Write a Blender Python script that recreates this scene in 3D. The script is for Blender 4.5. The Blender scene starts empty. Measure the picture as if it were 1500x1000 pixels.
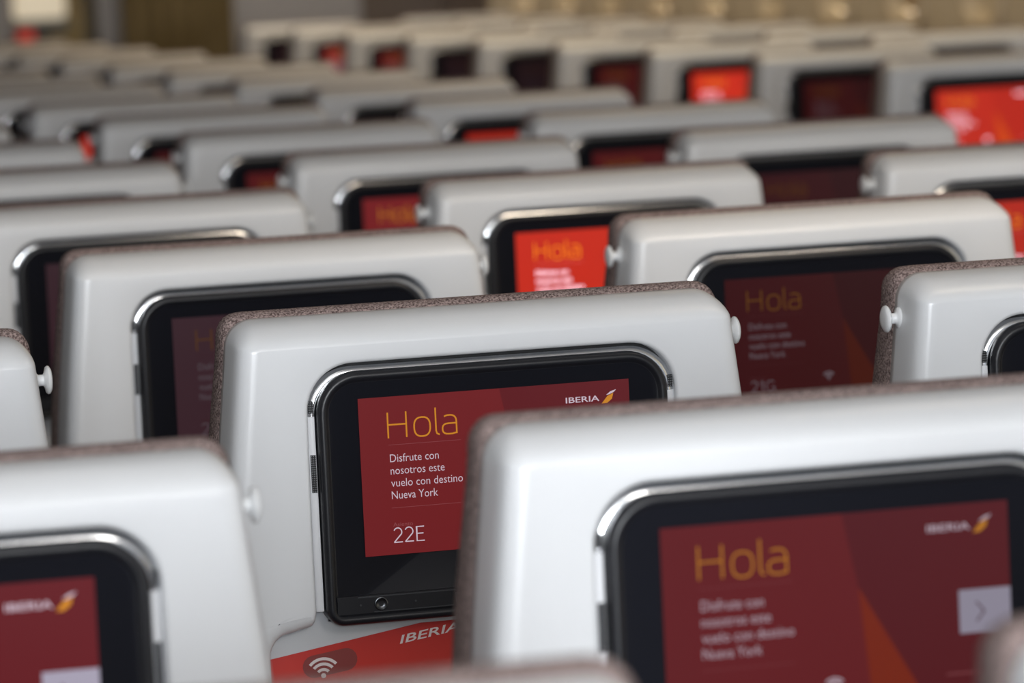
import bpy, bmesh, math, random
from mathutils import Vector, Matrix
random.seed(4)
scene = bpy.context.scene
col = scene.collection

# ------------------------------------------------------------------ colours and materials
def lin(r, g, b):
    f = lambda c: (c/255/12.92) if c/255 <= .04045 else ((c/255+.055)/1.055)**2.4
    return (f(r), f(g), f(b), 1)

def material(name, base, rough=.5, metal=0, spec=.5):
    m = bpy.data.materials.new(name); m.use_nodes = True
    p = m.node_tree.nodes['Principled BSDF']
    p.inputs['Base Color'].default_value = base
    p.inputs['Roughness'].default_value = rough
    p.inputs['Metallic'].default_value = metal
    p.inputs['Specular IOR Level'].default_value = spec
    return m

def bump(m, scale, strength, dist=.0005, detail=2):
    n = m.node_tree.nodes; l = m.node_tree.links
    tc = n.new('ShaderNodeTexCoord'); no = n.new('ShaderNodeTexNoise'); b = n.new('ShaderNodeBump')
    no.inputs['Scale'].default_value = scale; no.inputs['Detail'].default_value = detail
    b.inputs['Strength'].default_value = strength; b.inputs['Distance'].default_value = dist
    l.new(tc.outputs['Object'], no.inputs['Vector']); l.new(no.outputs['Fac'], b.inputs['Height'])
    l.new(b.outputs['Normal'], n['Principled BSDF'].inputs['Normal'])
    return no

def mottle(m, scale, c0, c1, lo=.35, hi=.65, detail=3):
    n = m.node_tree.nodes; l = m.node_tree.links
    tc = n.new('ShaderNodeTexCoord'); no = n.new('ShaderNodeTexNoise'); r = n.new('ShaderNodeValToRGB')
    no.inputs['Scale'].default_value = scale; no.inputs['Detail'].default_value = detail
    r.color_ramp.elements[0].position = lo; r.color_ramp.elements[0].color = c0
    r.color_ramp.elements[1].position = hi; r.color_ramp.elements[1].color = c1
    l.new(tc.outputs['Object'], no.inputs['Vector']); l.new(no.outputs['Fac'], r.inputs['Fac'])
    l.new(r.outputs['Color'], n['Principled BSDF'].inputs['Base Color'])

M = {}
M['shell'] = material('white_moulded_plastic', lin(222, 224, 227), .27); bump(M['shell'], 420, .10, .0004)
M['tray'] = material('pale_grey_laminate', lin(200, 203, 207), .42); bump(M['tray'], 500, .06)
M['fabric'] = material('taupe_woven_fabric', lin(120, 104, 102), .95, 0, .1)
mottle(M['fabric'], 620, lin(72, 58, 57), lin(168, 150, 146)); bump(M['fabric'], 700, .7, .0012)
M['black'] = material('black_satin_plastic', lin(27, 28, 33), .36, 0, .45); bump(M['black'], 900, .05)
M['glass'] = material('black_glossy_glass', lin(27, 28, 34), .3, 0, .1)
M['line'] = material('dark_grey_edge', lin(58, 60, 65), .4)
M['slot'] = material('dark_gap', lin(9, 10, 13), .6)
M['chrome'] = material('polished_chrome', lin(225, 227, 230), .16, 1)
mottle(M['chrome'], 6, lin(210, 212, 215), lin(235, 236, 238))
M['trim_white'] = material('pale_satin_finish', lin(222, 223, 226), .3)  # paler satin finish for the lower sides of the monitor surround
M['steel'] = material('brushed_steel', lin(150, 152, 156), .3, 1)
M['jack'] = material('dark_nickel', lin(92, 94, 98), .3, 1)
M['knob'] = material('white_knob_plastic', lin(228, 230, 232), .3)
M['ad_red'] = material('red_printed_vinyl', lin(190, 40, 36), .4)
M['ad_pill'] = material('dark_red_print', lin(140, 62, 60), .4)
M['ad_white'] = material('white_print', lin(232, 222, 222), .4)
M['base'] = material('grey_painted_metal', lin(120, 122, 126), .45)

# gradient of the advert: brighter towards its lower end
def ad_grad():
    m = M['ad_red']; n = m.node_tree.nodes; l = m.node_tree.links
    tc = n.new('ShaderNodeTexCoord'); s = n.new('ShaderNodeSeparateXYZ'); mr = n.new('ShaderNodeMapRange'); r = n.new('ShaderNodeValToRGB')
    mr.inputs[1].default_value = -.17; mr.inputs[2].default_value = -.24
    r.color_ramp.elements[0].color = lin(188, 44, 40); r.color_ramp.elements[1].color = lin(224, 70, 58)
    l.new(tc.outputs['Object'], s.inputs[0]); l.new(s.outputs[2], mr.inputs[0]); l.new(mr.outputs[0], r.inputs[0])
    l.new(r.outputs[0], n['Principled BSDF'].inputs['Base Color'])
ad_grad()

def hue(n, l, a, p, src, color, hot):
    """screens turned up bright run warmer"""
    mr = n.new('ShaderNodeMapRange'); mr.inputs[1].default_value = 1.4; mr.inputs[2].default_value = 2.6
    mx = n.new('ShaderNodeMix'); mx.data_type = 'RGBA'
    l.new(a.outputs['Fac'], mr.inputs[0]); l.new(mr.outputs[0], mx.inputs['Factor'])
    mx.inputs['A'].default_value = color; mx.inputs['B'].default_value = hot
    if src: l.new(src, mx.inputs['A'])
    if color[0] > 5*color[1]:          # dimmest red screens: off-angle glare mixed into the emission as greyish purple
        m2 = n.new('ShaderNodeMapRange'); m2.inputs[1].default_value = .16; m2.inputs[2].default_value = .21
        x2 = n.new('ShaderNodeMix'); x2.data_type = 'RGBA'
        l.new(a.outputs['Fac'], m2.inputs[0]); l.new(m2.outputs[0], x2.inputs['Factor'])
        x2.inputs['A'].default_value = (.22, .085, .115, 1); x2.inputs['B'].default_value = color
        if src: l.new(src, x2.inputs['B'])
        l.new(x2.outputs['Result'], mx.inputs['A'])
    l.new(mx.outputs['Result'], p.inputs['Emission Color'])
def screen_material(name, color, gain=1.0, grad=None, hot=None):
    """A lit screen colour: its strength comes from the brightness set on each screen."""
    m = material(name, (.006, .006, .008, 1), .25, 0, .2)
    n = m.node_tree.nodes; l = m.node_tree.links; p = n['Principled BSDF']
    a = n.new('ShaderNodeAttribute'); a.attribute_type = 'OBJECT'; a.attribute_name = 'glow'
    mu = n.new('ShaderNodeMath'); mu.operation = 'MULTIPLY'; mu.inputs[1].default_value = gain
    l.new(a.outputs['Fac'], mu.inputs[0]); l.new(mu.outputs[0], p.inputs['Emission Strength'])
    p.inputs['Emission Color'].default_value = color
    if hot and not grad:
        hue(n, l, a, p, None, color, hot)
    if grad:
        tc = n.new('ShaderNodeTexCoord'); s = n.new('ShaderNodeSeparateXYZ'); mr = n.new('ShaderNodeMapRange'); r = n.new('ShaderNodeValToRGB')
        mr.inputs[1].default_value = -.104; mr.inputs[2].default_value = .104
        r.color_ramp.elements[0].color = color; r.color_ramp.elements[1].color = grad
        l.new(tc.outputs['Object'], s.inputs[0]); l.new(s.outputs[0], mr.inputs[0]); l.new(mr.outputs[0], r.inputs[0])
        hue(n, l, a, p, r.outputs[0], color, hot)
    return m
S_RED = screen_material('screen_red', lin(86, 22, 26), 1, lin(90, 23, 27), hot=lin(100, 17, 9))
S_RED2 = screen_material('screen_lighter_red', lin(105, 28, 30), 1, hot=lin(104, 19, 10))
S_ORANGE = screen_material('screen_orange', lin(124, 38, 12), 1, hot=lin(112, 34, 6))
S_HOLA = screen_material('screen_amber_lettering', lin(196, 128, 34), .95, hot=lin(150, 84, 8))
S_WHITE = screen_material('screen_white_lettering', lin(196, 178, 190), .95)
S_DIM = screen_material('screen_faint_lines', lin(128, 66, 70), 1)
S_TILE = screen_material('screen_pale_tile', lin(150, 144, 160), 1)
S_CHEV = screen_material('screen_grey_arrow', lin(92, 72, 84), 1)
SCREEN = [S_RED, S_RED2, S_ORANGE, S_HOLA, S_WHITE, S_DIM, S_TILE, S_CHEV]

# ------------------------------------------------------------------ mesh helpers
class MB:
    def __init__(self): self.v = []; self.f = []; self.m = []
    def add(self, vs, fs, mat=0):
        o = len(self.v); self.v += [tuple(v) for v in vs]
        for f in fs: self.f.append(tuple(o+i for i in f)); self.m.append(mat)
    def grid(self, rings, closed=False, mat=0, flip=False):
        n = len(rings[0]); vs = [p for r in rings for p in r]; fs = []
        for i in range(len(rings)-1):
            for j in range(n if closed else n-1):
                k = (j+1) % n
                q = (i*n+j, i*n+k, (i+1)*n+k, (i+1)*n+j)
                fs.append(q[::-1] if flip else q)
        self.add(vs, fs, mat)
    def box(self, x0, x1, y0, y1, z0, z1, mat=0):
        vs = [(x, y, z) for x in (x0, x1) for y in (y0, y1) for z in (z0, z1)]
        self.add(vs, [(0,1,3,2), (4,6,7,5), (0,4,5,1), (2,3,7,6), (0,2,6,4), (1,5,7,3)], mat)
    def lathe(self, prof, n=24, origin=(0,0,0), axis='x', mat=0):
        """prof: (distance along the axis, radius)"""
        rings = []
        for d, r in prof:
            ring = []
            for k in range(n):
                a = 2*math.pi*k/n; c, s = r*math.cos(a), r*math.sin(a)
                p = {'x': (d, c, s), 'y': (c, d, s), 'z': (c, s, d)}[axis]
                ring.append((p[0]+origin[0], p[1]+origin[1], p[2]+origin[2]))
            rings.append(ring)
        self.grid(rings, True, mat)
        b = len(self.v)-n*len(rings)
        self.f.append(tuple(b+i for i in range(n))[::-1]); self.m.append(mat)
        self.f.append(tuple(b+n*(len(rings)-1)+i for i in range(n))); self.m.append(mat)
    def mesh(self, name, mats, smooth=True, fix=True, angle=40):
        me = bpy.data.meshes.new(name); me.from_pydata(self.v, [], self.f)
        for m in mats: me.materials.append(m)
        for p, k in zip(me.polygons, self.m): p.material_index = k
        if fix:
            bm = bmesh.new(); bm.from_mesh(me); bmesh.ops.remove_doubles(bm, verts=bm.verts, dist=1e-6)
            bmesh.ops.recalc_face_normals(bm, faces=bm.faces); bm.to_mesh(me); bm.free()
        if smooth:
            me.polygons.foreach_set('use_smooth', [True]*len(me.polygons))
            for p in me.polygons:
                if len(p.vertices) > 12: p.use_smooth = False
        me.set_sharp_from_angle(angle=math.radians(angle))
        me.update(); return me

def obj(name, me, parent=None, loc=(0,0,0)):
    o = bpy.data.objects.new(name, me); col.objects.link(o); o.location = loc
    if parent: o.parent = parent
    return o
def tag(o, label=None, cat=None, group=None, kind=None):
    if label: o['label'] = label
    if cat: o['category'] = cat
    if group: o['group'] = group
    if kind: o['kind'] = kind
    return o

_tc = {}
def text2d(body, cap, thin=0.0, shear=0.0):
    """Lettering from the built-in font as flat faces; cap = capital height. Returns verts, faces, width."""
    key = (body, cap, thin, shear)
    if key in _tc: return _tc[key]
    cu = bpy.data.curves.new('lettering', 'FONT'); cu.body = body; cu.size = 1; cu.resolution_u = 3
    cu.offset = thin; cu.shear = shear
    o = bpy.data.objects.new('lettering', cu); col.objects.link(o)
    bpy.context.view_layer.update()
    me = bpy.data.meshes.new_from_object(o.evaluated_get(bpy.context.evaluated_depsgraph_get()))
    s = cap/.70
    vs = [(v.co.x*s, v.co.y*s) for v in me.vertices]; fs = [tuple(p.vertices) for p in me.polygons]
    bpy.data.objects.remove(o); bpy.data.curves.remove(cu); bpy.data.meshes.remove(me)
    x0 = min(v[0] for v in vs); vs = [(x-x0, y) for x, y in vs]
    _tc[key] = (vs, fs, max(v[0] for v in vs)); return _tc[key]

def put_text(mb, body, x, z, cap, mat, y, width=None, thin=0, rot=0, shear=0):
    vs, fs, w = text2d(body, cap, thin, shear)
    k = width/w if width else 1
    c, s = math.cos(rot), math.sin(rot)
    mb.add([(x+vx*k*c-vz*s, y, z+vx*k*s+vz*c) for vx, vz in vs], fs, mat)
def ribbon(mb, pts, w, mat, y):
    """a pen stroke of width w along 2D points"""
    L, R = [], []
    for i, p in enumerate(pts):
        a = Vector(pts[max(i-1, 0)]); b = Vector(pts[min(i+1, len(pts)-1)]); p = Vector(p)
        t = (b-a).normalized(); n = Vector((-t.y, t.x)); k = w/2
        if 0 < i < len(pts)-1:
            t1 = (p-a).normalized(); k = w/2/max(.6, abs(t.dot(t1)))
        L.append((p.x+n.x*k, y, p.y+n.y*k)); R.append((p.x-n.x*k, y, p.y-n.y*k))
    mb.grid([R, L], False, mat)
def ell(cx, cy, rx, ry, a0, a1, n=12, e=1.0):
    r = []
    for k in range(n+1):
        a = math.radians(a0+(a1-a0)*k/n); c, q = math.cos(a), math.sin(a)
        r.append((cx+rx*math.copysign(abs(c)**e, c), cy+ry*math.copysign(abs(q)**e, q)))
    return r
PEN = {  # unit capital height: (advance, strokes)
    'H': (.92, [[(.06, 0), (.06, 1)], [(.70, 0), (.70, 1)], [(.06, .52), (.70, .52)]]),
    'o': (.74, [ell(.33, .36, .28, .37, 0, 360, 28, .78)]),
    'l': (.27, [[(.07, 1.06), (.07, .16), (.10, .05), (.19, 0)]]),
    'a': (.66, [ell(.27, .44, .25, .29, 128, 0, 9, .75)+[(.52, .0)], [(.52, .41), (.26, .41)]+ell(.24, .205, .215, .205, 90, 270, 9, .8)+[(.36, .0), (.52, .04)]]),
    '0': (.72, [ell(.32, .5, .27, .5, 0, 360, 28, .85)]),
    '1': (.50, [[(.05, .80), (.27, 1), (.27, 0)]]),
    '2': (.70, [ell(.29, .71, .25, .29, 155, -28, 10)+[(.06, .05), (.04, .03)], [(.04, .03), (.58, .03)]]),
    '3': (.70, [ell(.27, .74, .24, .26, 150, -90, 9), ell(.27, .25, .28, .25, 90, -150, 9)]),
    '4': (.72, [[(.48, 0), (.48, 1), (.04, .28), (.64, .28)]]),
    '5': (.70, [[(.54, .98), (.14, .98), (.11, .56)], ell(.27, .31, .28, .31, 120, -150, 9)]),
    '6': (.70, [ell(.32, .30, .26, .30, 0, 360, 20), [(.07, .34), (.18, .72), (.44, 1)]]),
    '7': (.66, [[(.04, .98), (.56, .98), (.20, 0)]]),
    '8': (.70, [ell(.31, .75, .21, .24, 0, 360, 18), ell(.31, .26, .26, .26, 0, 360, 18)]),
    '9': (.70, [ell(.31, .70, .26, .30, 0, 360, 20), [(.56, .66), (.45, .28), (.19, 0)]]),
    'D': (.85, [[(.08, 0), (.08, .98), (.32, .98)]+ell(.32, .5, .40, .48, 85, -85, 9)+[(.32, .02), (.08, .02)]]),
    'E': (.66, [[(.55, .98), (.08, .98), (.08, .02), (.56, .02)], [(.08, .52), (.50, .52)]]),
    'G': (.85, [ell(.44, .5, .38, .48, 50, 300, 12)+[(.72, .08), (.72, .44), (.46, .44)]]),
    'J': (.55, [[(.36, 1), (.36, .22)]+ell(.18, .2, .18, .2, 0, -110, 6)]),
    'L': (.58, [[(.08, 1), (.08, .02), (.50, .02)]]),
}
def put_pen(mb, body, x, z, capital, w, mat, y, width):
    tot = sum(PEN[c][0] for c in body)-.1; k = width/(tot*capital)
    for c in body:
        adv, strokes = PEN[c]
        for st in strokes: ribbon(mb, [(x+px*capital*k, z+pz*capital) for px, pz in st], w, mat, y)
        x += adv*capital*k
def arcs(mb, x, z, r, mat, y):
    """wireless waves: three arcs and a dot"""
    for r0, r1 in ((.30, .46), (.60, .76), (.88, 1.04)):
        ins, outs = [], []
        for k in range(11):
            a = math.radians(42+96*k/10)
            ins.append((x+r*r0*math.cos(a), y, z+r*r0*math.sin(a))); outs.append((x+r*r1*math.cos(a), y, z+r*r1*math.sin(a)))
        mb.grid([ins, outs], False, mat)
    mb.add([(x+.14*r*math.cos(2*math.pi*k/10), y, z+.05*r+.14*r*math.sin(2*math.pi*k/10)) for k in range(10)], [tuple(range(10))], mat)
def poly(mb, pts, mat, y): mb.add([(x, y, z) for x, z in pts], [tuple(range(len(pts)))], mat)

# ------------------------------------------------------------------ the seat: local origin = top edge of its screen (x right, y forward, z up)
def hw(z):
    if z > -.05: return .194+.11*(.025-z)
    if z > -.20:
        t = (-.05-z)/.15; return .20225+.0083*(1-(1-t)**2)
    return .21055
def arc(cx, cz, r, a0, a1, n):
    return [(cx+r*math.cos(math.radians(a0+(a1-a0)*k/n)), cz+r*math.sin(math.radians(a0+(a1-a0)*k/n))) for k in range(n+1)]
def mirror(left): return left+[(-x, z) for x, z in reversed(left[:-1])]
inner_l = [(-.179, -.60), (-.179, -.45), (-.179, -.30), (-.179, -.22)]
inner_l += arc(-.161, -.190, .018, 180, 90, 6)
inner_l += [(-.155, -.1702)]+[(-.1485+.006*math.sin(math.radians(t)), -.156-.013*math.cos(math.radians(t))) for t in (0, 25, 50, 75, 90)]+[(-.1425, -.140), (-.1425, -.10), (-.142, -.05), (-.1415, -.012)]
nb = len(inner_l)
inner_l += arc(-.1065, -.0085, .035, 180, 90, 11)
inner_l += [(-.07, .0267), (-.035, .0267), (0, .0267)]
TOP, CR = .060, .0212
outer_l = [(-hw(z), z) for x, z in inner_l[:nb]]
outer_l += [(-hw(.010), .010), (-hw(.026), .026)]
xc = hw(.0388)-CR
outer_l += arc(-xc, TOP-CR, CR, 177, 90, 9)
outer_l += [(-.09, TOP), (-.045, TOP), (0, TOP)]
assert len(outer_l) == len(inner_l), (len(outer_l), len(inner_l))
OUT, INN = mirror(outer_l), mirror(inner_l)
def normals(path):
    r = []
    for i in range(len(path)):
        a = path[max(i-1, 0)]; b = path[min(i+1, len(path)-1)]
        t = Vector((b[0]-a[0], b[1]-a[1])).normalized(); r.append((-t.y, t.x))
    return r
NO, NI = normals(OUT), normals(INN)
def off_out(side, top, y, low=0):
    return [(x-n[0]*side, y+low*min(1, max(0, (.03-z)/.07)), z-n[1]*top) for (x, z), n in zip(OUT, NO)]
def rx_in(i): return .0035 if INN[i][1] > -.1705 else .006
def rz_in(i): return .0035 if INN[i][1] > -.10 else .0135

def make_shell():
    mb = MB(); rings = []
    for s, t, y in ((.006, .006, .054), (0, 0, .052), (0, .0002, .044), (.0003, .0012, .034), (.0006, .0030, .025), (.0011, .0056, .0175), (.0019, .0086, .0115),
                    (.0034, .0116, .0066), (.0058, .0144, .0034), (.0090, .0168, .0015), (.0125, .0188, .0006), (.0160, .0201, .00033), (.0168, .0205, .0003)):
        rings.append(off_out(s, t, y))
    face = rings[-1]
    for k in range(5):
        a = math.pi/2*k/4
        rings.append([(x+n[0]*rx_in(i)*(1-math.sin(a)), (.0035+(rz_in(i)-.0035)*abs(n[1])*.7)*(1-math.cos(a)), z+n[1]*rz_in(i)*(1-math.sin(a))) for i, ((x, z), n) in enumerate(zip(INN, NI))])
    rings.append([(x, .034, z) for x, z in INN])
    # a soft mid ring on the face
    mid = [tuple((a[k]+b[k])/2 for k in range(3)) for a, b in zip(face, rings[13])]
    rings.insert(13, mid)
    mb.grid(rings)
    return mb.mesh('shell', [M['shell']], angle=80)

def make_cushion():
    mb = MB(); rings = []
    for o, y in ((.006, .047), (.001, .051), (-.0022, .0545), (-.0040, .060), (-.0045, .067), (-.0036, .075), (-.0005, .083), (.006, .090), (.020, .095), (.05, .098)):
        rings.append(off_out(o*.45, o, y, max(0, y-.05)*.3))
    for i in range(2, len(rings)-1):     # the padding is fullest at its two upper corners
        rings[i] = [(x+n[0]*.0105*(n[0]*n[1])**2, y, z+n[1]*.0125*(n[0]*n[1])**2*(1 if n[1] > .2 else 0)) for (x, y, z), n in zip(rings[i], NO)]
    mb.grid(rings)
    last = rings[-1]; n = len(last)
    fs = [(k, k+1, n-2-k, n-1-k) for k in range(n//2-1)]
    mb.add(last, fs)
    return mb.mesh('backrest_cushion', [M['fabric']], angle=60)

def round_rect(x0, x1, z0, z1, rt, rb, n=9):
    return (arc(x0+rb, z0+rb, rb, 270, 180, n)+arc(x0+rt, z1-rt, rt, 180, 90, n)+arc(x1-rt, z1-rt, rt, 90, 0, n)+arc(x1-rb, z0+rb, rb, 0, -90, n))
def rr_off(d, y, x0=-.1350, x1=.1350, z0=-.1685, z1=.0205, rt=.031, rb=.013):
    return [(x, y, z) for x, z in round_rect(x0+d, x1-d, z0+d, z1-d, max(rt-d, .001), max(rb-d, .001))]
def cap(mb, ring, mat, flip=False): mb.add(ring, [tuple(range(len(ring)))], mat)

def make_monitor():
    mb = MB()
    # dark back plate that closes the recess
    cap(mb, [(x, .016, z) for x, z in round_rect(-.1445, .1445, -.152, .0285, .036, .004)], 2)
    mb.box(-.131, .131, .0150, .0175, -.1665, -.150, 2)
    rings = [rr_off(0, .018), rr_off(0, .001), rr_off(.0006, -.0016), rr_off(.002, -.0034), rr_off(.0040, -.0040), rr_off(.0060, -.0034), rr_off(.0072, -.0018), rr_off(.0085, -.0010)]
    mb.grid(rings, True, 0)
    cap(mb, rings[-1], 1)
    # console strip across the foot of the screen
    mb.box(-.1275, .1275, -.0030, .000, -.1600, -.1465, 0)
    mb.box(-.112, .112, -.0034, -.001, -.1483, -.1474, 3)
    mb.box(-.100, .100, -.0034, -.001, -.1596, -.1590, 3)
    for x in (-.110, -.068): mb.lathe([(-.0034, .0008), (-.002, .0008)], 8, (x, 0, -.1536), 'y', 3)
    return mb.mesh('monitor', [M['black'], M['glass'], M['slot'], M['line']], angle=50)

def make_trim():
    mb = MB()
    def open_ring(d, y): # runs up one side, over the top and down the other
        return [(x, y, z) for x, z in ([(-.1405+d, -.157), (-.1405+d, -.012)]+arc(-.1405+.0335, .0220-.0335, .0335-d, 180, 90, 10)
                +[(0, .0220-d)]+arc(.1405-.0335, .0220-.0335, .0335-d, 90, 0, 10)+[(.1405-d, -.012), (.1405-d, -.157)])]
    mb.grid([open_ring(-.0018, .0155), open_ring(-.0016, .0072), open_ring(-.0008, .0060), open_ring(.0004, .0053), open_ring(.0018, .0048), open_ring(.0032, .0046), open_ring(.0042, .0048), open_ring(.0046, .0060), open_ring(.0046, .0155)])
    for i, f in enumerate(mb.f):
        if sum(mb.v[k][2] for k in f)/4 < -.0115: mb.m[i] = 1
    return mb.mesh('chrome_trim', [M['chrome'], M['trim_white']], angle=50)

def make_grille(z0, z1):
    mb = MB(); h = (z1-z0)/2
    mb.box(-.0019, .0019, -.0010, .0010, -h, h, 0)
    n = max(2, int(2*h/.0016))
    for k in range(n):
        for j in (-1, 0, 1):
            c = (j*.0014, -.0012, -h+(k+.5)*2*h/n)
            mb.box(c[0]-.0003, c[0]+.0003, -.0016, -.0011, c[2]-.0004, c[2]+.0004, 1)
    return mb.mesh('speaker_grille', [M['slot'], M['steel']], smooth=False)
def make_jack():
    mb = MB(); mb.lathe([(-.0030, .0052), (-.0040, .0050), (-.0042, .0044), (-.0034, .0036), (-.0030, .0018)], 20, (0, 0, 0), 'y')
    return mb.mesh('audio_jack', [M['jack']])
def make_usb():
    mb = MB()
    mb.box(-.0075, .0075, -.0038, -.0028, -.0030, .0030, 1); mb.box(-.0062, .0062, -.0042, -.0034, -.0018, .0006, 0)
    for a, b, c, d in ((-.0085, .0085, .0030, .0036), (-.0085, .0085, -.0036, -.0030), (-.0085, -.0075, -.003, .003), (.0075, .0085, -.003, .003)):
        mb.box(a, b, -.0044, -.0028, c, d, 0)
    return mb.mesh('usb_port', [M['steel'], M['slot']], smooth=False)

def make_hook():
    mb = MB()
    mb.lathe([(-.004, .0088), (.0005, .0088), (.0022, .0080), (.0030, .0052), (.0042, .0042), (.0075, .0042), (.0086, .0060), (.0095, .0096), (.0108, .0106), (.0122, .0102), (.0134, .0082), (.0140, .0045)], 24)
    return mb.mesh('coat_hook', [M['knob']], angle=50)

def make_display(number):
    mb = MB(); X0, X1, H = -.1043, .1043, .1180
    U = lambda u: X0+u
    poly(mb, [(X0, -H), (X1, -H), (X1, 0), (X0, 0)], 0, 0)
    poly(mb, [(X0, -H), (X0, 0), (U(.108), 0), (U(.1165), -.043), (U(.1235), -H)], 1, -.0001)
    poly(mb, [(U(.1235), -H), (U(.1165), -.043), (U(.1590), -H)], 2, -.00015)
    y = -.0003
    put_pen(mb, 'Hola', U(.0205), -.0310, .0192, .00118, 3, y, .0545)
    for z in (-.0362, -.0832): mb.add([(U(.0215), y, z), (U(.0770), y, z), (U(.0770), y, z+.0003), (U(.0215), y, z+.0003)], [(0,1,2,3)], 5)
    for k, (t, w) in enumerate((('Disfrute con', .0372), ('nosotros este', .0412), ('vuelo con destino', .0548), ('Nueva York', .0352))):
        put_text(mb, t, U(.0222), -.0489-.0092*k, .0060, 4, y, w, -.004)
    put_text(mb, 'Asiento', U(.0222), -.0970, .0030, 5, y, .0150)
    put_pen(mb, number, U(.0218), -.1092, .0110, .00085, 4, y, .0238)
    put_text(mb, 'IBERIA', U(.1590), -.0150, .0042, 4, y, .0262, .012)
    # emblem: amber and white tail sweep
    poly(mb, [(U(.1868), -.0172), (U(.1915), -.0118), (U(.1962), -.0098), (U(.1950), -.0140), (U(.1912), -.0170)], 3, y)
    poly(mb, [(U(.1905), -.0110), (U(.1940), -.0084), (U(.1985), -.0072), (U(.1968), -.0090), (U(.1932), -.0106)], 4, y)
    if number in TILE:
        poly(mb, [(U(.1770), -.0752), (X1, -.0752), (X1, -.0500), (U(.1770), -.0500)], 6, -.0002)
        poly(mb, [(U(.1868), -.0575), (U(.1915), -.0630), (U(.1868), -.0685), (U(.1880), -.0690), (U(.1930), -.0630), (U(.1880), -.0570)], 7, y)
    arcs(mb, U(.1000), -.1010, .0072, 4, y)
    put_text(mb, 'Wi-Fi', U(.0945), -.1120, .0032, 5, y, .0110)
    for z in (-.0985,): mb.add([(U(.1680), y, z), (U(.1900), y, z), (U(.1900), y, z+.0010), (U(.1680), y, z+.0010)], [(0,1,2,3)], 5)
    return mb.mesh('display', SCREEN, smooth=False, fix=False)
TILE = {'23E', '23D', '22D', '23G'}

def make_tray():
    mb = MB()
    k = next(i for i, p in enumerate(INN) if p[1] > -.150)
    idx = [i for i in list(range(1, k))+list(range(len(INN)-k, len(INN)-1))]
    def ring(d, y): return [(INN[i][0]-NI[i][0]*d, y, INN[i][1]-NI[i][1]*d) for i in idx]
    rings = [ring(.0018, .034), ring(.0018, .0245), ring(.0024, .0228), ring(.0036, .0220)]
    mb.grid(rings, True)
    last = rings[-1]; h = len(last)//2          # flat front, filled row by row
    mb.add(last, [(i, i+1, len(last)-2-i, len(last)-1-i) for i in range(h-1)])
    back = [(x*1.03, .0335, z+.004) for x, y, z in last]; mb.add(back, [(i, i+1, len(last)-2-i, len(last)-1-i) for i in range(h-1)], 1)
    mb.lathe([(.012, .012), (.0225, .012)], 16, (0, 0, -.42), 'y')
    return mb.mesh('tray_table', [M['tray'], M['slot']], angle=30)
def make_advert():
    mb = MB(); a = math.atan(.1536)
    poly(mb, [(-.1770, -.1925), (-.1770, -.330), (.165, -.330), (.165, -.1745), (-.060, -.1745)], 0, .0212)
    pill = arc(-.143, -.2005, .0085, 90+8, 270+8, 8)+arc(-.118, -.197, .0085, -82, 98, 8)
    poly(mb, pill, 1, .0209)
    arcs(mb, -.1360, -.2085, .0140, 2, .0206)
    put_text(mb, 'IBERIA', -.0765, -.1890, .0062, 2, .0206, .0470, .012, a*.95, .25)
    return mb.mesh('advert_sticker', [M['ad_red'], M['ad_pill'], M['ad_white']], smooth=False)
def make_seat_cushion():
    mb = MB(); rings = []
    for d, z in ((.02, -.71), (.004, -.70), (0, -.66), (0, -.61), (.006, -.585), (.025, -.572), (.06, -.568)):
        rings.append([(x, y, z) for x, y in round_rect(-.215+d, .215-d, .10+d, .58-d, .05, .03)])
    mb.grid(rings, True); cap(mb, rings[-1], 0); cap(mb, rings[0], 0)
    return mb.mesh('seat_cushion', [M['fabric']], angle=60)
def make_leg():
    mb = MB()
    mb.box(-.018, .018, .16, .20, -1.073+ZB, -.70); mb.box(-.018, .018, .44, .48, -1.073+ZB, -.70); mb.box(-.018, .018, .10, .55, -1.073+ZB, -1.04)
    return mb.mesh('leg', [M['base']], smooth=False)

CAMZ = 1.42
A0, B1, Z0, P, W, HDB = .66833, 3.06376, -.339425, .778036, .53, .60228
ZS = CAMZ+Z0; ZB = 1.08-ZS          # seat origin height above the floor
shell_me, cushion_me, monitor_me, trim_me = make_shell(), make_cushion(), make_monitor(), make_trim()
jack_me, usb_me, hook_me, tray_me, advert_me = make_jack(), make_usb(), make_hook(), make_tray(), make_advert()
grille_a, grille_b = make_grille(0, .009), make_grille(0, .028)
pan_me, leg_me = make_seat_cushion(), make_leg()

def make_seat(side):
    root = bpy.data.objects.new('airliner_seat', None); col.objects.link(root)
    root.empty_display_size = .1
    D = -ZS
    up = (0, 0, ZS)                 # the Empty stands on the floor; parts are modelled about the screen's top edge
    obj('shell', shell_me, root, up); obj('backrest_cushion', cushion_me, root, up)
    mon = obj('monitor', monitor_me, root, up)
    d = obj('display', None or bpy.data.meshes['monitor'], mon, (0, -.0020, 0))
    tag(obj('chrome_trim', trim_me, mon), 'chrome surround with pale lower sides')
    for me, zc in ((grille_a, -.0045), (grille_b, -.054)):
        for sx in (-1, 1): obj('speaker_grille', me, mon, (sx*.1386, .0050, zc))
    obj('audio_jack', jack_me, mon, (-.0945, 0, -.1536)); obj('usb_port', usb_me, mon, (-.0290, 0, -.1536))
    tr = obj('tray_table', tray_me, root, up)
    tag(obj('advert_sticker', advert_me, tr), 'red printed advert sticker')
    obj('seat_cushion', pan_me, root, up)
    for s in (-.17, .17): obj('leg', leg_me, root, (s, 0, ZS))
    h = obj('coat_hook', hook_me, root, (side*.1925, .043, ZS+.0262))
    if side < 0: h.rotation_euler = (0, 0, math.pi)
    return root
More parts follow.
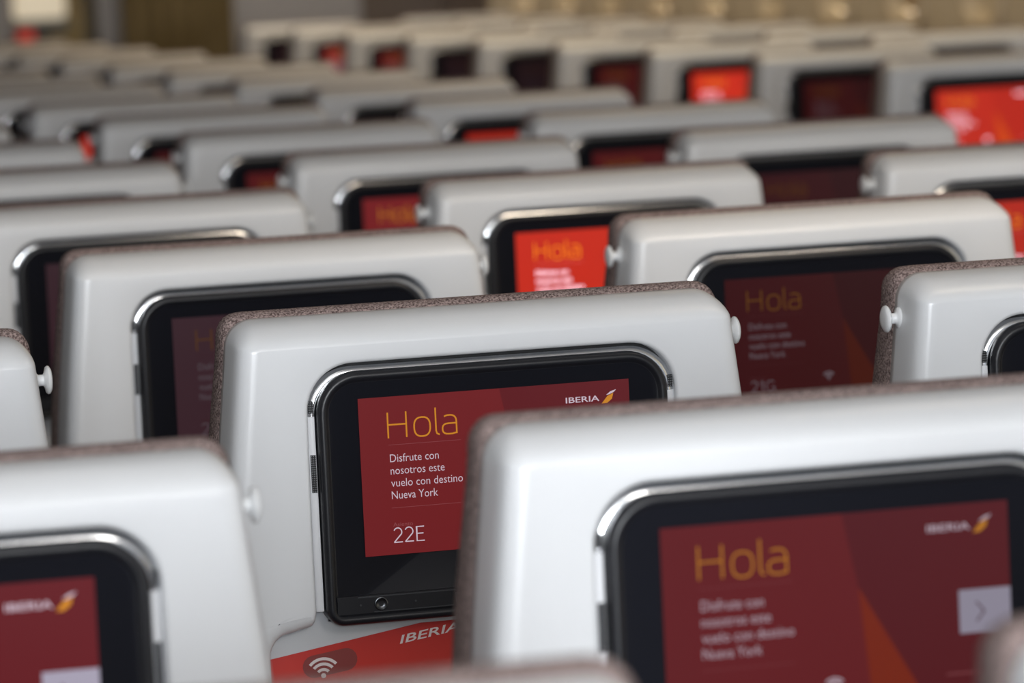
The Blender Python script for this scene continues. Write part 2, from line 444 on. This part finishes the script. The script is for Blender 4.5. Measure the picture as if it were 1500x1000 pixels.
def copy_tree(o, parent=None):
    c = o.copy(); col.objects.link(c)
    if parent: c.parent = parent
    for ch in list(o.children): copy_tree(ch, c)
    return c
proto = {1: make_seat(1), -1: make_seat(-1)}
used = {1: False, -1: False}
ordinal = ['', 'first', 'second', 'third', 'fourth', 'fifth', 'sixth', 'seventh', 'eighth', 'ninth', 'tenth', 'eleventh', 'twelfth', 'thirteenth', 'fourteenth']

def state(g):
    return 'bright red screen' if g >= 2 else 'dull red screen' if g >= .5 else 'dark screen'
COLS = {  # column: (lateral index, letter, hook side, rows, brightness of the screens)
    'd': (-1, 'D', 1, range(-1, 2), {-1: 1, 0: 1.25, 1: 1}),
    'e': (0, 'E', 1, range(-1, 7), {-1: 1, 0: .78, 1: 1.05, 2: .16, 3: .15, 4: .3, 5: .4, 6: .4}),
    'g': (1, 'G', -1, range(1, 11), {1: .04, 2: .24, 3: 4.0, 4: 1.15, 5: .5, 6: .35, 7: 3.2}),
    'h': (2, 'H', -1, range(3, 15), {3: 3.0, 4: .20, 5: .45, 6: 2.6, 7: .04}),
    'j': (4, 'J', 1, range(6, 15), {6: 3.6, 7: .22, 8: 4.2, 9: .35, 10: .05, 11: .05, 12: .7, 13: 1.4, 14: .05}),
    'l': (5, 'L', 1, range(8, 15), {}),
}
LABEL = {
    ('d', -1): 'out of focus white seat top at the very bottom, below the red advert',
    ('e', -1): 'out of focus white seat corner in the bottom right corner of the picture',
    ('d', 0): 'soft white airline seat cut by the left edge in the lower left foreground',
    ('e', 0): 'largest white airline seat, lower right foreground, screen with pale arrow tile',
    ('d', 1): 'narrow slice of white seat at left edge with knob on its right side',
    ('e', 1): 'white airline seat in sharp focus whose red screen reads 22E',
    ('g', 1): 'sharp white airline seat cut by the right edge, white knob on its left side',
    ('e', 2): 'white airline seat directly in front of the sharp 22E one, dim purplish screen',
    ('g', 2): 'white airline seat just beyond the sharp right edge seat, wide dim maroon screen',
    ('e', 3): 'grey white seat at left edge, two in front of the sharp 22E seat',
    ('g', 3): 'white airline seat in upper middle with bright red screen, behind the 22E seat',
    ('g', 4): 'grey white seat left of centre, dull red screen half hidden, third beyond right edge seat',
    ('h', 3): 'grey white seat cut by the upper right edge, sliver of bright red screen',
}
def label_for(c, r):
    if (c, r) in LABEL: return LABEL[(c, r)]
    g = COLS[c][4].get(r, .1); s = state(g)
    if c == 'e': return 'blurred grey seat at left edge, %s in front of the sharp 22E seat, top only' % ordinal[r-1]
    if c == 'g': return 'blurred grey seat with %s, %s in front of the sharp right edge seat' % (s, ordinal[r-1])
    if c == 'h': return 'blurred grey seat with %s, %s from camera in column left of the aisle' % (s, ordinal[r-2])
    if c == 'j': return 'blurred grey seat with %s, %s from camera in column right of the aisle' % (s, ordinal[r-5])
    return 'blurred tan lit seat top, %s from camera in the column beside the windows' % ordinal[r-7]

for c, (li, letter, side, rows, glow) in COLS.items():
    for r in rows:
        if not used[side]: s = proto[side]; used[side] = True
        else: s = copy_tree(proto[side])
        far = c in 'jl'
        x = A0+.1043+W*li; y = B1+(r-1)*P+(HDB if far else 0)
        if r == -1: x += .010 if c == 'd' else .016
        s.location = (x, y, -.006 if r == -1 else 0)
        tag(s, label_for(c, r), 'airline seat', 'white-backed airline seats in rows')
        mon = [k for k in s.children if k.name.startswith('monitor')][0]
        d = [k for k in mon.children if k.name.startswith('display')][0]
        num = '%d%s' % (23-r, letter)
        if (c, r) == ('e', 3):      # no sticker shows on this one
            tr = [k for k in s.children if k.name.startswith('tray_table')][0]
            for k in list(tr.children): bpy.data.objects.remove(k)
        d.data = make_display(num); d['glow'] = float(glow.get(r, .04))

# ------------------------------------------------------------------ the cabin
CL = A0+.1043+.265
XR, XL, YF, YB, ZC = CL+2.64, CL-2.64, 15.02, -3.2, 2.30
m_floor = material('cabin_carpet', lin(70, 72, 84), .95); mottle(m_floor, 160, lin(54, 56, 68), lin(86, 88, 100))
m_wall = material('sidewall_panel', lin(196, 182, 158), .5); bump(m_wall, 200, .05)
m_left = material('low_bounce_sidewall_panel', lin(120, 114, 106), .6)  # unseen left wall, darkened to bounce less light onto seat sides
m_ceil = material('ceiling_panel', lin(214, 212, 208), .6); bump(m_ceil, 60, .03)
m_front = material('bulkhead_grey_laminate', lin(150, 148, 150), .5); bump(m_front, 120, .05)
m_tan = material('galley_tan_laminate', lin(134, 116, 80), .5); mottle(m_tan, 3, lin(120, 103, 70), lin(146, 128, 90))
m_curtain = material('brown_curtain_cloth', lin(104, 90, 62), .9, 0, .1); mottle(m_curtain, 4, lin(96, 82, 54), lin(112, 98, 70))
m_shade = material('window_shade', lin(204, 190, 164), .55); bump(m_shade, 80, .05)
m_shade2 = material('window_shade_brown', lin(158, 136, 106), .6)
m_reveal = material('window_reveal', lin(192, 176, 150), .55); bump(m_reveal, 80, .05)

def flat(name, mb, mat):
    return tag(obj(name, mb.mesh(name, [mat], smooth=False)), kind='structure')
mb = MB(); mb.box(XL-.1, XR+.1, YB, 19.2, -.06, 0); flat('floor', mb, m_floor)
mb = MB(); mb.box(XL-.1, XR+.1, YB, 19.2, ZC, ZC+.06); flat('ceiling', mb, m_ceil)
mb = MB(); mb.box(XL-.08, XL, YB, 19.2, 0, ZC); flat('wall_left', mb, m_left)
# right sidewall with openings for the windows
WY = [10.69+.533*k for k in range(-5, 7)]; WZ0, WZ1, WH = 1.142, 1.48, .118
mb = MB()
mb.box(XR, XR+.10, YB, 19.2, 0, WZ0); mb.box(XR, XR+.10, YB, 19.2, WZ1, ZC)
edges = [YB]+[e for y in WY for e in (y-WH, y+WH)]+[19.2]
for a, b in zip(edges[0::2], edges[1::2]): mb.box(XR, XR+.10, a, b, WZ0, WZ1)
flat('wall_right', mb, m_wall)
m_day = material('daylight_pane', lin(200, 205, 210), .3)
_p = m_day.node_tree.nodes['Principled BSDF']; _p.inputs['Emission Color'].default_value = (1, .93, .80, 1); _p.inputs['Emission Strength'].default_value = 6
for k, y in enumerate(WY):
    w = bpy.data.objects.new('window_%d' % (k+1), None); col.objects.link(w); w.location = (XR, y, WZ0); tag(w, kind='structure')
    mb = MB(); h = WZ1-WZ0
    o = round_rect(-WH-.03, WH+.03, -.03, h+.03, .07, .07); i1 = round_rect(-WH+.004, WH-.004, .004, h-.004, .06, .06); i2 = round_rect(-WH+.022, WH-.022, .022, h-.022, .05, .05)
    mb.grid([[(.0, b, c) for b, c in o], [(-.012, b*.98, c) for b, c in o], [(-.010, b, c) for b, c in i1], [(.026, b, c) for b, c in i2]], True)
    obj('window_frame', mb.mesh('window_frame', [m_reveal], angle=40), w)
    open_z = .020 if k % 3 else .016
    mb = MB(); mb.box(.027, .033, -WH-.002, WH+.002, 0, h+.01); sh = obj('window_shade', mb.mesh('window_shade', [m_shade if k % 4 else m_shade2], smooth=False), w, (0, 0, open_z)); sh.rotation_euler = (.16 if k % 3 else .11, 0, 0)
    mb = MB(); mb.box(.060, .066, -WH, WH, .0, h); obj('window_pane', mb.mesh('window_pane', [m_day], smooth=False), w)
# front bulkhead with a gap, the curtain beside it and the galley beyond
mb = MB()
mb.box(XL, 2.10, YF, YF+.06, 0, ZC); mb.box(2.415, XR, YF, YF+.06, 0, ZC); mb.box(2.10, 2.415, YF, YF+.06, 2.02, ZC)
flat('wall_front', mb, m_front)
mb = MB(); mb.box(1.2, 3.4, 18.9, 18.96, 0, ZC); flat('wall_galley', mb, m_tan)
mb = MB(); mb.box(2.43, 3.1, YF+.4, YF+.46, 0, ZC); flat('trim_1', mb, m_tan)
m_dark = material('dark_closet_laminate', lin(96, 84, 78), .5); mottle(m_dark, 2, lin(88, 76, 66), lin(104, 94, 90))
mb = MB(); mb.box(3.365, XR-.002, YF-.03, YF, 0, 2.05); flat('trim_2', mb, m_dark)
mb = MB(); mb.box(XR-.02, XR, 14.38, YF-.03, 0, 2.05); flat('trim_3', mb, m_dark)
# curtain: soft vertical folds
mb = MB(); top, bot = [], []
for k in range(61):
    x = 2.485+.40*k/60; y = YF-.06+.012*math.sin(k*.62)
    top.append((x, y, 2.0)); bot.append((x+.004*math.sin(k*.9), y, .06))
mb.grid([bot, top]); mb.grid([[(x, y-.004, z) for x, y, z in bot], [(x, y-.004, z) for x, y, z in top]])
tag(obj('aisle_curtain', mb.mesh('aisle_curtain', [m_curtain], angle=80)), 'brown cloth curtain hanging before the grey bulkhead at the far end', 'curtain')

# cream light box and a small unidentified red panel in the galley beyond the gap
gy = 18.88
ax = gy/15.0
m_cream = material('cream_light_panel', lin(200, 190, 170), .5)
_p = m_cream.node_tree.nodes['Principled BSDF']; _p.inputs['Emission Color'].default_value = lin(255, 240, 214); _p.inputs['Emission Strength'].default_value = .42
mb = MB(); lx0, lx1 = 2.108*ax, 2.292*ax; z0 = CAMZ-.236*ax
rg = [[(x, y, z) for x, z in round_rect(lx0+d, lx1-d, z0+d, z0+.5-d, .02, .02, 4)] for d, y in ((0, gy+.02), (0, gy-.02), (.008, gy-.03))]
mb.grid(rg, True); cap(mb, rg[-1], 0)
root = bpy.data.objects.new('wall_light', None); col.objects.link(root); root.location = ((lx0+lx1)/2, gy, z0)
tag(root, 'cream glowing light panel with small red panel below, on far left galley wall', 'wall light')
o = obj('light_panel', mb.mesh('light_panel', [m_cream], angle=40), root); o.location = (-(lx0+lx1)/2, -gy, -z0)
mb = MB(); mb.box(lx0-.012, lx1+.012, gy-.034, gy+.02, z0-.045, z0-.004)
o = obj('lower_frame', mb.mesh('lower_frame', [M['base']], smooth=False), root); o.location = (-(lx0+lx1)/2, -gy, -z0)
m_red_panel = material('red_lit_panel', lin(180, 30, 20), .4)
_p = m_red_panel.node_tree.nodes['Principled BSDF']; _p.inputs['Emission Color'].default_value = lin(230, 40, 20); _p.inputs['Emission Strength'].default_value = .35
sx0, sx1, sz0, sz1 = 2.118*ax, 2.172*ax, CAMZ-.345*ax, CAMZ-.262*ax
mb = MB(); mb.box(sx0-.03, sx0+.13, gy-.02, gy+.02, sz0-.01, sz1+.012)
o = obj('red_panel_case', mb.mesh('red_panel_case', [M['black']], smooth=False), root); o.location = (-(lx0+lx1)/2, -gy, -z0)
mb = MB(); mb.box(sx0, sx1, gy-.026, gy-.018, sz0, sz1)
k = tag(obj('red_panel_face', mb.mesh('red_panel_face', [m_red_panel], smooth=False), o), 'glowing red face')

# ------------------------------------------------------------------ light
def area(name, loc, target, sx, sy, power, color):
    l = bpy.data.lights.new(name, 'AREA'); l.shape = 'RECTANGLE'; l.size = sx; l.size_y = sy; l.energy = power; l.color = color
    o = bpy.data.objects.new(name, l); col.objects.link(o); o.location = loc
    o.rotation_euler = (Vector(target)-Vector(loc)).to_track_quat('-Z', 'Y').to_euler(); return o
area('door_daylight', (-.35, -2.7, 1.5), (1.0, 3.2, 1.05), 1.2, 1.5, 268, (.92, .96, 1.0))
def strip(name, loc, tilt, width, length, power, color):      # ceiling strip running along the cabin
    l = bpy.data.lights.new(name, 'AREA'); l.shape = 'RECTANGLE'; l.size = width; l.size_y = length; l.energy = power; l.color = color
    o = bpy.data.objects.new(name, l); col.objects.link(o); o.location = loc; o.rotation_euler = (0, tilt, 0); return o
strip('cabin_fill_near', (.4, 2.2, 2.24), 0, .5, 3.0, 3, (1, .97, .93))  # weak fill lamp added over the near rows
strip('cabin_light_aisle', (2.3, 11.0, 2.24), 0, .4, 8.6, 10, (1, .76, .48))
strip('cabin_light_window', (3.0, 11.5, 2.22), -.35, .3, 7.5, 25, (1, .84, .60))
area('cabin_fill_forward', (1.0, .1, 2.15), (1.3, 4.3, 1.0), .5, .5, 10, (1, .95, .90))  # added fill aimed at the nearer seat backs to slow the falloff
area('cabin_fill_middle', (1.5, 3.2, 2.2), (1.8, 7.6, 1.0), .5, .5, 10, (1, .84, .66))  # added fill for the middle rows, slows the falloff further back
area('bulkhead_fill', (2.9, 14.35, 2.24), (2.9, 15.05, 1.15), .9, .12, 4.5, (1, .95, .9))  # added lamp that brightens only the bulkhead
area('galley_fill', (2.4, 16.6, 2.2), (2.6, 18.9, 1.2), .6, .5, 22, (1, .88, .66))  # added lamp to lift the galley wall behind the gap
world = bpy.data.worlds.new('World'); scene.world = world; world.use_nodes = True
world.node_tree.nodes['Background'].inputs['Color'].default_value = (.86, .92, 1, 1)
world.node_tree.nodes['Background'].inputs['Strength'].default_value = .55

# ------------------------------------------------------------------ camera
R_ = Vector((0.96620036, -0.25342071, -0.04727369)); U_ = Vector((0.06991779, 0.08110112, 0.99425053)); F_ = Vector((0.24812972, 0.96395049, -0.09607854))
cam = bpy.data.cameras.new('camera'); co = bpy.data.objects.new('camera', cam); col.objects.link(co)
mat = Matrix((R_, U_, -F_)).transposed().to_4x4(); mat.translation = Vector((0, 0, CAMZ)); co.matrix_world = mat
cam.sensor_fit = 'HORIZONTAL'; cam.sensor_width = 36; cam.lens = 6244.84/1500*36
cam.clip_start = .05; cam.clip_end = 100
cam.dof.use_dof = True; cam.dof.focus_distance = 3.18; cam.dof.aperture_fstop = 8.2; cam.dof.aperture_blades = 0
scene.camera = co
scene.view_settings.view_transform = 'Standard'; scene.view_settings.look = 'None'
scene.view_settings.exposure = 0; scene.view_settings.gamma = 1
